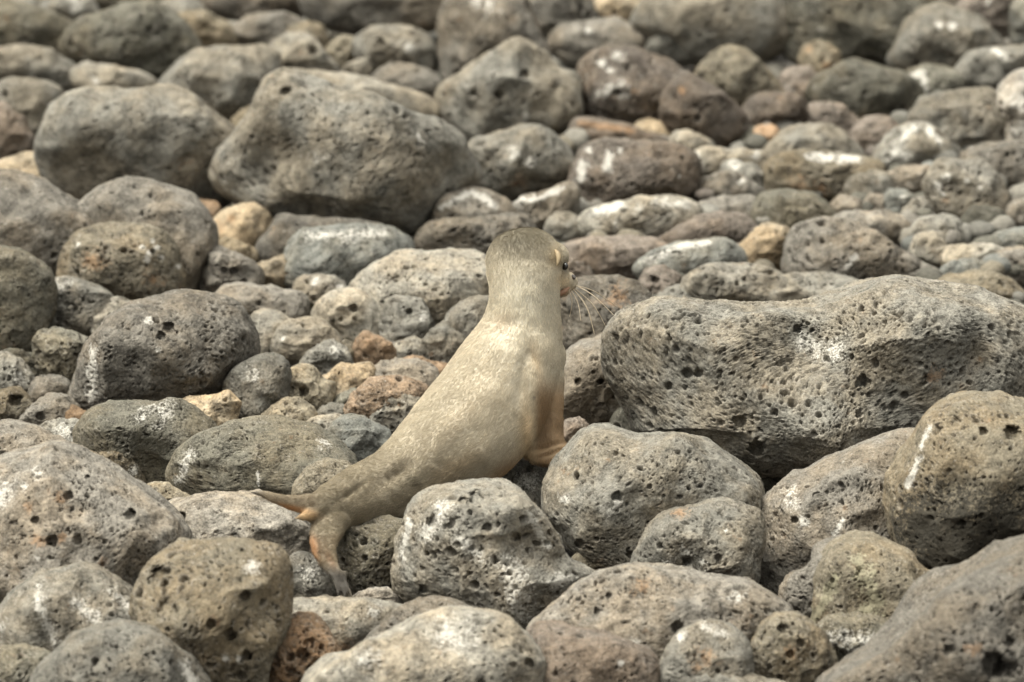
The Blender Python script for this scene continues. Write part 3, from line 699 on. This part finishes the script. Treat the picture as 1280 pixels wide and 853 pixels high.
tan slab rock with pale yellow lichen patches|s10,3,5|805|1003,782 1011,745 1034,694 1060,675 1085,671 1131,689 1152,712 1177,722 1167,752 1142,793 1100,813 1050,818 1013,803|y:1075,715,1090,750,18;1040,720,1030,740,9;1030,745,1012,778,6;1080,758,14;1070,700,10;1145,725,1150,735,4
brown pitted rock squeezed left of the lichen patched rock|t8,7,7|790|978,742 990,719 1015,711 1020,689 1045,674 1077,671 1062,702 1032,763 1000,793 983,778
dark shaded rock under the huge tan topped boulder|d13,2|785|1118,803 1160,735 1190,719 1227,724 1222,763 1172,813
dark rock crusted white around its pits, before the lichen rock|d12,7,6|835|1016,807 1030,779 1060,769 1100,774 1122,790 1107,813 1075,833 1045,835 1026,823|w:1030,795,1090,800,12;1065,815,16
great sloping dark boulder filling the lower right corner|t7,6,7|945|1033,855 1090,824 1150,789 1215,734 1280,681 1400,640 1440,800 1380,962 1200,1002 1060,942|h:1225,820,18;1240,825,14;1245,793,7;1170,800,6;1205,750,5 o:1200,800,14 b:1180,810,60,8
'''
for i, ln in enumerate(l for l in TABLE.split('\n') if l.strip()):
    rock(ln, i)

# ------------------------------------------------------------------ loose shingle in the gaps (countless, one object)
def shingle():
    rs = np.random.RandomState(5)
    us, q0 = cube_sphere(7)
    V, Q, A, off = [], [], [], 0
    for k in range(5600):
        y = 6.9 + 6.8 * rs.rand() ** 1.1; x = rs.uniform(-1, 1) * (y * 0.125 + 0.25)
        r = 0.018 + 0.045 * rs.rand() ** 2.2
        # fuller bed where the pup hides the shore behind it
        if abs(x) < .35 and 8.6 < y < 10.2: r *= 1.6
        if k >= 3400:                                # broken rubble of the right hand bed
            y = rs.uniform(9.2, 11.3); x = rs.uniform(.1, 1.75); r = rs.uniform(.018, .042)
        if k >= 4100:                                # the beach goes on outside the picture
            y = rs.uniform(6.0, 17.5); side = y * .122 + .1
            x = rs.choice([-1, 1]) * (side + 2.6 * rs.rand() ** 1.3) if y < 13.2 else rs.uniform(-4, 4)
            r = .04 + .13 * rs.rand() ** 2
            if y < 13.2: x = np.sign(x) * max(abs(x), side + r * 1.5)
            if y > 13.2: y += r
        o = rs.rand(3) * 40
        u = us * (1 + .16 * fbm(us * 1.3 + o, 2))[:, None] * np.array([1, rs.uniform(.7, 1), rs.uniform(.55, .8)]) * r
        a = rs.rand() * 6.28
        u = u @ np.array([[cos(a), -sin(a), 0], [sin(a), cos(a), 0], [0, 0, 1]]).T
        V.append(u + np.array([x, y, -.05 + r * .3 + (rs.uniform(0, .09) if k >= 3400 else 0)])); Q.append(q0 + off); off += len(us)
        t = TINTS[rs.choice(list('ggtddsprb'))]
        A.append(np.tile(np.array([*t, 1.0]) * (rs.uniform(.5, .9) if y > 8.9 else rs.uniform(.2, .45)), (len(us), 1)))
    m = bpy.data.materials.new('shingle stone'); t = NT(m)
    tc = t.n.new('ShaderNodeTexCoord')
    n = t.noise(tc.outputs['Object'], 90.0, 4, 0.7)
    c = t.n.new('ShaderNodeCombineColor'); v = t.math('MULTIPLY_ADD', n, 1.6, 0.2)
    for i in range(3): t.set(c.inputs[i], v)
    b = t.n.new('ShaderNodeBsdfPrincipled'); b.inputs['Roughness'].default_value = .9
    t.set(b.inputs['Base Color'], t.mix(1.0, t.attr('shade').outputs['Color'], c.outputs[0], 'MULTIPLY'))
    bp = t.n.new('ShaderNodeBump'); bp.inputs['Strength'].default_value = .8; bp.inputs['Distance'].default_value = .006
    t.set(bp.inputs['Height'], n); t.set(b.inputs['Normal'], bp.outputs[0])
    o = t.n.new('ShaderNodeOutputMaterial'); t.l.new(b.outputs[0], o.inputs['Surface'])
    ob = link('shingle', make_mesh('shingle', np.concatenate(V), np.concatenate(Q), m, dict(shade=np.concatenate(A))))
    ob['kind'] = 'stuff'; ob['label'] = 'loose dark shingle filling the gaps between the rocks'
shingle()

# ------------------------------------------------------------------ sea lion pup (one continuous body)
def loft(st, n=40, per=8, up=None):
    """stations (px, py, depth, half width across the view in px, half thickness along the view in px[, roll]) -> closed tube"""
    st = np.asarray(st, float)
    c = at(st[:, 0], st[:, 1], st[:, 2]); sc = st[:, 2] / FPX
    rows = np.concatenate([c, (st[:, 3] * sc)[:, None], (st[:, 4] * sc)[:, None]], 1)
    rows = catmull(rows, per, closed=False)
    c, a, b = rows[:, :3], np.maximum(rows[:, 3], .0006), np.maximum(rows[:, 4], .0006)
    tg = np.gradient(c, axis=0); tg /= np.linalg.norm(tg, axis=1, keepdims=True)
    A = np.cross(tg, VF); A /= np.linalg.norm(A, axis=1, keepdims=True)     # across, in the picture
    B = np.cross(tg, A)
    th = np.linspace(0, 2 * math.pi, n, endpoint=False)
    ring = c[:, None] + np.cos(th)[None, :, None] * (A * a[:, None])[:, None] + np.sin(th)[None, :, None] * (B * b[:, None])[:, None]
    m = len(c)
    v = np.concatenate([ring.reshape(-1, 3), c[:1], c[-1:]])
    i, j = np.meshgrid(np.arange(m - 1), np.arange(n), indexing='ij')
    j2 = (j + 1) % n
    q = np.stack([i * n + j, i * n + j2, (i + 1) * n + j2, (i + 1) * n + j], -1).reshape(-1, 4)
    f = [tuple(x) for x in q.tolist()]
    f += [(m * n, (k + 1) % n, k) for k in range(n)] + [(m * n + 1, (m - 1) * n + k, (m - 1) * n + (k + 1) % n) for k in range(n)]
    return v, f

def ellipsoid(px, py, d, ra, rb, rc, rot=0.0, yaw=0.0, n=14):
    """radii in photo pixels: ra along its long axis (rot in the picture, yaw away from the lens), rb across, rc in depth"""
    u, q = cube_sphere(n)
    s = d / FPX
    ex = cos(rot) * VX + sin(rot) * VU; ey = -sin(rot) * VX + cos(rot) * VU
    ax = cos(yaw) * ex + sin(yaw) * VF; az = -sin(yaw) * ex + cos(yaw) * VF
    v = at(px, py, d) + (np.outer(u[:, 0] * ra, ax) + np.outer(u[:, 1] * rb, ey) + np.outer(u[:, 2] * rc, az)) * s
    return v, [tuple(x) for x in q.tolist()]

PARTS = []
# trunk from tail to the crown of the neck
SPINE = [(378, 641, 8.06, 8, 7), (396, 637, 8.08, 21, 17), (417, 635, 8.13, 33, 28), (446, 627, 8.20, 42, 37), (497, 606, 8.28, 49, 46),
         (548, 572, 8.35, 64, 60), (592, 531, 8.41, 72, 68), (622, 488, 8.45, 70, 66), (641, 449, 8.475, 63, 60), (651, 415, 8.485, 53, 54),
         (655, 385, 8.48, 45, 50), (656, 360, 8.475, 44.5, 49), (656, 338, 8.48, 47, 49), (657, 318, 8.49, 36, 40)]
PARTS.append(loft(SPINE, 64, 10))
PARTS.append(ellipsoid(656, 327, 8.480, 48, 42, 47))                       # skull
PARTS.append(ellipsoid(664, 333, 8.500, 40, 38, 42, 0, radians(30)))
PARTS.append(ellipsoid(684, 344, 8.520, 26, 27, 30, radians(-25), radians(35)))   # cheek
PARTS.append(ellipsoid(695, 352, 8.535, 19, 15, 18, radians(-25), radians(30)))  # muzzle
PARTS.append(ellipsoid(708.5, 352, 8.550, 13.5, 11.5, 15, radians(-35), radians(25)))   # whisker pad
PARTS.append(ellipsoid(690, 321, 8.505, 19, 19, 26, 0, radians(30)))      # brow
PARTS.append(ellipsoid(700, 364, 8.535, 14, 8.5, 12, radians(10), radians(30)))  # lower jaw
# right front flipper: shoulder, forearm, then the blade spread on the stones
PARTS.append(ellipsoid(674, 446, 8.50, 34, 33, 44, radians(-70)))
PARTS.append(loft([(672, 430, 8.50, 26, 32), (680, 462, 8.49, 25, 34), (686, 495, 8.475, 18.5, 27), (686, 524, 8.465, 17.5, 19), (684, 546, 8.46, 21, 14),
                   (683, 560, 8.455, 29, 12), (684, 572, 8.445, 29, 11), (683, 582, 8.44, 18, 7)], 36, 8))
PARTS.append(loft([(680, 556, 8.46, 10, 8), (693, 560, 8.50, 11, 9), (700, 560, 8.56, 10, 9), (702, 559, 8.64, 8, 5), (698, 556, 8.74, 4, 2)], 24, 6))
# left front flipper, on the far side of the chest
PARTS.append(loft([(640, 440, 8.55, 34, 36), (622, 480, 8.60, 26, 24), (612, 520, 8.63, 20, 16), (606, 550, 8.64, 22, 11), (590, 566, 8.66, 24, 8), (560, 575, 8.70, 18, 5)], 32, 8))
# hind flippers and tail
PARTS.append(loft([(436, 634, 8.17, 10, 10), (414, 635, 8.11, 15, 12), (392, 632, 8.07, 15, 9), (368, 629, 8.05, 10.5, 6), (346, 623.5, 8.035, 7, 4), (327, 617.5, 8.03, 4.5, 2.6), (312, 615.5, 8.03, 1.5, 1.2)], 28, 8))
PARTS.append(loft([(440, 634, 8.18, 12, 10), (420, 648, 8.10, 18, 14), (408, 664, 8.06, 20, 11), (405, 684, 8.03, 17, 8), (411, 702, 8.015, 12, 5), (419, 716, 8.0, 9, 3.4), (426, 729, 7.995, 7, 2.4)], 28, 8))
for (x1, y1, x2, y2, r) in ((419, 726, 424, 749, 2.8), (426, 728, 433, 752, 3.2), (432, 727, 442, 751, 3.0)):
    PARTS.append(loft([(x1, y1 - 14, 8.005, r, 2.2), (x1, y1, 7.995, r, 2.2), ((x1 + x2) / 2, (y1 + y2) / 2, 7.99, r * .9, 1.9), (x2, y2, 7.985, 1.0, .9)], 16, 6))
PARTS.append(loft([(404, 640, 8.08, 10, 9), (388, 643.5, 8.05, 7.5, 5), (378, 646, 8.04, 5, 3), (370, 648, 8.03, 1.5, 1.2)], 20, 6))
verts, faces, off = [], [], 0
for v, f in PARTS:
    verts.append(v); faces += [tuple(k + off for k in t) for t in f]; off += len(v)
verts = np.concatenate(verts)
SEAL_AT = at(520, 650, 8.25)
raw = bpy.data.meshes.new('sea_lion_raw')
raw.from_pydata((verts - SEAL_AT).tolist(), [], faces)
raw.update()
tmp = bpy.data.objects.new('sea_lion_raw', raw)
scn.collection.objects.link(tmp)
rm = tmp.modifiers.new('remesh', 'REMESH'); rm.mode = 'VOXEL'; rm.voxel_size = 0.0026
sm = tmp.modifiers.new('smooth', 'SMOOTH'); sm.factor = 0.5; sm.iterations = 14
dg = bpy.context.evaluated_depsgraph_get(); dg.update()
body = bpy.data.meshes.new_from_object(tmp.evaluated_get(dg))
bpy.data.objects.remove(tmp); bpy.data.meshes.remove(raw)
body.name = 'sea_lion'
nv = len(body.vertices)
co = np.empty(nv * 3, np.float32); body.vertices.foreach_get('co', co)
co = co.reshape(-1, 3).astype(float) + SEAL_AT
nr = np.empty(nv * 3, np.float32); body.vertices.foreach_get('normal', nr); nr = nr.reshape(-1, 3).astype(float)
X, Y, D = to_px(co)
# soft folds and muscle under the skin
def G(x, y, rx, ry, rot=0.0):
    dx, dy = X - x, Y - y
    a, b = dx * cos(rot) + dy * sin(rot), -dx * sin(rot) + dy * cos(rot)
    return np.exp(-((a / rx) ** 2 + (b / ry) ** 2))
near = (nr @ -VF) > -0.1
dz = np.zeros(nv)
dz += 3.0 * G(612, 490, 40, 26, radians(-55)) - 3.5 * G(655, 470, 10, 40, radians(8)) + 0.6 * G(640, 425, 34, 14, radians(-20))
dz += -0.8 * G(628, 408, 22, 12, radians(-30)) + 1.0 * G(618, 440, 18, 14) - 2.2 * G(668, 440, 7, 22, radians(-25))
dz += -4.0 * G(500, 590, 22, 8, radians(-35)) + 4 * G(560, 540, 50, 20, radians(-50)) - 2.5 * G(525, 625, 30, 5, radians(-28)) + 2.5 * G(590, 575, 40, 16, radians(-40))
dz += -2.5 * G(440, 615, 26, 4, radians(-35)) + 2.0 * G(470, 625, 26, 10, radians(-30)) - 2.0 * G(683, 558, 18, 3, radians(-12)) - 2.0 * G(690, 566, 14, 2.5, radians(-20))
dz *= 1.7
dz += 1.6 * fbm(co * 22, 3)
fold = ss(Y, 520, 600)
dz += fold * 0.6 * fbm(np.stack([X * .045 + Y * .035, (Y * .8 - X * .55) * .16, D * 0], 1), 3)
s = 8.4 / FPX
co = co + nr * (dz * near * s)[:, None]
body.vertices.foreach_set('co', (co - SEAL_AT).astype(np.float32).ravel())
# coat colour: what the fur itself is coloured, in patches
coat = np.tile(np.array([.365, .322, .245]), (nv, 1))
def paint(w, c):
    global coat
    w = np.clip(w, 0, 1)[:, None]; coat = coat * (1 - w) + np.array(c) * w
n1 = fbm(co * 14, 3)
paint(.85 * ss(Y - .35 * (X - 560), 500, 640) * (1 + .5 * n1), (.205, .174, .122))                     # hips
paint(1.0 * G(652, 297, 58, 29) * (1 + .3 * n1), (.075, .063, .038))                # crown
paint(.9 * G(654, 378, 36, 38), (.55, .515, .425)); paint(.35 * G(646, 425, 44, 46), (.50, .46, .37)); paint(.4 * G(612, 485, 40, 50), (.40, .35, .265))  # pale nape
paint(.5 * G(628, 402, 18, 12, radians(-30)), (.30, .235, .16)); paint(.3 * G(575, 525, 40, 12, radians(-50)), (.30, .24, .165))
paint(.55 * G(672, 452, 6, 26, radians(-12)), (.30, .22, .13))
paint(.85 * ss(X, 664, 676) * ss(Y, 462, 500), (.225, .142, .072))                          # fore flipper
paint(.8 * G(684, 566, 30, 10), (.26, .18, .10))
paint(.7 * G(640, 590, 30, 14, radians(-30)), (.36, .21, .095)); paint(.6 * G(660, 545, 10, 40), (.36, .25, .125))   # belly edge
paint(.8 * G(662, 530, 5, 12), (.62, .50, .34))
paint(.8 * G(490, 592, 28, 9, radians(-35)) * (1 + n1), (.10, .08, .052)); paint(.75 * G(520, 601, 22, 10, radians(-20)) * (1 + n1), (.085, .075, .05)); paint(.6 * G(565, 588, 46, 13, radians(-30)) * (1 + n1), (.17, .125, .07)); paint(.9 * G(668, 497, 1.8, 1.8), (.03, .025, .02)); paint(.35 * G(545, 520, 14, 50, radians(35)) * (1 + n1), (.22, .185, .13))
hf = ss(-X, -402, -388)
paint(.7 * hf, (.19, .15, .10)); paint(.85 * G(366, 636, 24, 4, radians(14)), (.36, .175, .07)); paint(.9 * ss(-X, -336, -316), (.035, .03, .026))
paint(.9 * G(383, 645, 12, 7), (.42, .29, .155))
lf = ss(Y, 662, 676) * ss(-X, -446, -434)
paint(.8 * lf, (.16, .125, .08)); paint(.95 * G(392, 684, 6.5, 24, radians(-8)) * lf, (.30, .165, .08)); paint(.35 * G(414, 700, 4, 14, radians(-25)) * lf, (.30, .15, .07)); paint(.9 * ss(Y, 697, 722) * lf, (.045, .042, .038))
face = ss(X, 690, 700) * ss(-Y, -376, -372) * ss(Y, 330, 344)
paint(.85 * G(705, 350, 9, 11) , (.56, .46, .32)); fm = ss(D, 8.495, 8.51); paint(.9 * fm * G(703, 365, 8, 4.5, radians(-15)), (.33, .15, .075)); paint(.9 * G(707, 334, 4, 8), (.05, .04, .03)); paint(.7 * G(700, 330, 5, 10, radians(-20)), (.13, .10, .065)); paint(.7 * G(694, 318, 5, 12), (.42, .35, .24))
paint(.35 * G(694, 322, 9, 12), (.42, .31, .17))
coat *= (1 + .10 * fbm(co * 60, 2))[:, None]
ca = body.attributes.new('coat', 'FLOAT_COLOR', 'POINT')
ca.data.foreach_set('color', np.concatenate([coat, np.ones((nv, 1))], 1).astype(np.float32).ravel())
# fur flow: distance along the spine and around it
sp = catmull(np.concatenate([at(*np.array(SPINE)[:, :3].T)], 0), 12, closed=False)
arc = np.concatenate([[0], np.cumsum(np.linalg.norm(np.diff(sp, axis=0), axis=1))])
idx = np.empty(nv, int)
for k in range(0, nv, 20000):
    idx[k:k + 20000] = np.argmin(((co[k:k + 20000, None] - sp[None]) ** 2).sum(-1), 1)
tgs = np.gradient(sp, axis=0); tgs /= np.linalg.norm(tgs, axis=1, keepdims=True)
r = co - sp[idx]; along = arc[idx] + (r * tgs[idx]).sum(1)
A = np.cross(tgs[idx], VF); A /= np.linalg.norm(A, axis=1, keepdims=True); B = np.cross(tgs[idx], A)
around = np.arctan2((r * B).sum(1), (r * A).sum(1)) * 0.09
fl = body.attributes.new('flow', 'FLOAT_VECTOR', 'POINT')
fl.data.foreach_set('vector', np.stack([along, around, np.zeros(nv)], 1).astype(np.float32).ravel())
body.materials.clear(); body.materials.append(FUR)
body.polygons.foreach_set('use_smooth', np.ones(len(body.polygons), bool))
seal = link('sea_lion', body, None, SEAL_AT)
seal['label'] = 'pale tan sea lion pup sitting up among the rocks, seen from behind'
seal['category'] = 'sea lion'

def part_mesh(name, chunks, mat):
    vs, fs, k = [], [], 0
    for v, f in chunks:
        vs.append(v - SEAL_AT); fs += [tuple(a + k for a in t) for t in f]; k += len(v)
    me = bpy.data.meshes.new(name); me.from_pydata(np.concatenate(vs).tolist(), [], fs); me.update()
    me.polygons.foreach_set('use_smooth', np.ones(len(me.polygons), bool)); me.materials.append(mat)
    return link(name, me, seal)
def surf(px, py):
    k = np.hypot(X - px, Y - py) < 2.2
    return float(D[k].min()) if k.any() else 8.6
part_mesh('eye', [ellipsoid(706.0, 333, surf(705, 333) + .002, 3.6, 5.0, 5, 0, radians(40))], EYE)
part_mesh('nose', [ellipsoid(716.3, 346.5, surf(714, 347) + .008, 2.6, 3.2, 6, radians(-40), radians(30))], NOSE)
ed = surf(695, 322)
part_mesh('ear', [loft([(694, 313, ed + .004, 1.2, 1.2), (697, 317, ed - .002, 3.0, 2.4), (698.5, 323, ed - .007, 3.0, 2.4), (697.5, 329, ed - .009, 2.0, 1.6), (696, 333, ed - .008, .6, .6)], 16, 6)], EAR)
ld = surf(703, 364)
part_mesh('lip', [loft([(696, 368.5, ld + .004, 1.2, 2), (700, 367.5, ld - .001, 3.2, 3), (706, 364, ld, 3.0, 3), (711, 360, ld + .006, 1.2, 2)], 16, 6)], MOUTH)
for k, pts in enumerate([((716, 355, 8.540), (742, 370, 8.520), (768, 395, 8.520)), ((714, 359, 8.540), (733, 384, 8.510), (743, 418, 8.500)),
                         ((715, 358, 8.540), (741, 381, 8.540), (757, 408, 8.550)), ((712, 361, 8.540), (722, 378, 8.500), (726, 401, 8.480)),
                         ((714, 360, 8.550), (731, 379, 8.580), (740, 402, 8.600)), ((716, 356, 8.550), (744, 365, 8.600), (772, 384, 8.660)),
                         ((711, 362, 8.530), (715, 378, 8.520), (712, 396, 8.520))]):
    p = [(x, y, d, w, w) for (x, y, d), w in zip(pts, (.75, .55, .2))]
    part_mesh('whisker', [loft(p, 6, 8)], HAIR)
import os
if os.environ.get('DBG_PUP'):
    for y in (300,320,335,350,360,375,405,440,490,535,560,580,605,640,660,690,720):
        k = np.abs(Y-y)<1.2; print('ROW', y, round(X[k].min(),1), round(X[k].max(),1))

# ------------------------------------------------------------------ the fur: short hairs lying back along the body
def fur(n=170000):
    rs = np.random.RandomState(2)
    me = body; me.calc_loop_triangles()
    nt = len(me.loop_triangles)
    tri = np.empty(nt * 3, np.int32); me.loop_triangles.foreach_get('vertices', tri); tri = tri.reshape(-1, 3)
    a, b, c = co[tri[:, 0]], co[tri[:, 1]], co[tri[:, 2]]
    ar = np.linalg.norm(np.cross(b - a, c - a), axis=1)
    bare = np.clip(np.maximum(ss(-X, -345, -322), ss(Y, 680, 730) * ss(-X, -446, -430)), 0, 1) * .95
    bare = np.maximum(bare, .8 * G(705, 360, 7, 5)); bare = np.maximum(bare, 1.0 * G(705, 335, 5, 6))
    w = ar * (1 - bare[tri].mean(1))
    pick = rs.choice(nt, n, p=w / w.sum())
    u, v = rs.rand(n), rs.rand(n); fl_ = u + v > 1; u[fl_], v[fl_] = 1 - u[fl_], 1 - v[fl_]
    t = tri[pick]
    bar = np.stack([1 - u - v, u, v], 1)[:, :, None]
    root = (co[t] * bar).sum(1); N = (nr[t] * bar).sum(1); N /= np.linalg.norm(N, axis=1, keepdims=True)
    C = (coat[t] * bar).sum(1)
    T = -tgs[idx[t[:, 0]]]                                  # SPINE runs tail to head; hair points to the tail
    T = T.copy()
    x, y = X[t[:, 0]], Y[t[:, 0]]
    flip = ss(x, 664, 676) * ss(y, 462, 500)
    T = T * (1 - flip[:, None]) + (-VU * .9 + VX * .1) * flip[:, None]
    hind = (x < 400)
    T = T - N * (T * N).sum(1, keepdims=True); T /= np.linalg.norm(T, axis=1, keepdims=True) + 1e-9
    S = np.cross(N, T)
    sw = 0.45 * fbm(root * 26, 3) + 0.30 * fbm(root * 95 + 9, 2) + rs.normal(0, .13, n)
    Dr = T + S * sw[:, None]
    L = 0.0085 * (0.75 + .5 * rs.rand(n)) * np.where(y < 376, .7, 1.0) * np.where(hind, .6, 1.0) * np.where(x > 690, .6, 1.0)
    lift = .07 + .09 * rs.rand(n) + .06 * np.clip(fbm(root * 60, 2), -1, 1)
    lift = lift * np.where(y < 376, 1.6, 1.0)
    p0 = root - N * .0006
    p1 = root + (Dr * .5 + N * lift[:, None]) * L[:, None] * 1.0
    p2 = root + (Dr * 1.0 + N * lift[:, None] * .9) * L[:, None]
    P = np.stack([p0, p1, p2], 1).reshape(-1, 3) - SEAL_AT
    cu = bpy.data.hair_curves.new('fur')
    cu.add_curves([3] * n)
    cu.attributes['position'].data.foreach_set('vector', P.astype(np.float32).ravel())
    ra = cu.attributes.get('radius') or cu.attributes.new('radius', 'FLOAT', 'POINT')
    ra.data.foreach_set('value', np.tile(np.array([.00022, .00018, .00004], np.float32), n))
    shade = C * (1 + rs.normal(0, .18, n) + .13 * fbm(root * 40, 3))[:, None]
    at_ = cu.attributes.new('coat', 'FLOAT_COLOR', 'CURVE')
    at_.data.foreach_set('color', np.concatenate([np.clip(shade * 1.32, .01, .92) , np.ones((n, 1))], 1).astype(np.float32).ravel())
    m = bpy.data.materials.new('sea lion hair'); k = NT(m)
    bs = k.n.new('ShaderNodeBsdfPrincipled')
    k.set(bs.inputs['Base Color'], k.attr('coat').outputs['Color'])
    bs.inputs['Roughness'].default_value = .5; bs.inputs['Specular IOR Level'].default_value = .25
    tr = k.n.new('ShaderNodeBsdfTranslucent'); k.set(tr.inputs['Color'], k.attr('coat').outputs['Color'])
    mx = k.n.new('ShaderNodeMixShader'); mx.inputs[0].default_value = .3
    k.l.new(bs.outputs[0], mx.inputs[1]); k.l.new(tr.outputs[0], mx.inputs[2])
    o = k.n.new('ShaderNodeOutputMaterial'); k.l.new(mx.outputs[0], o.inputs['Surface'])
    cu.materials.append(m)
    link('fur', cu, seal)
fur()
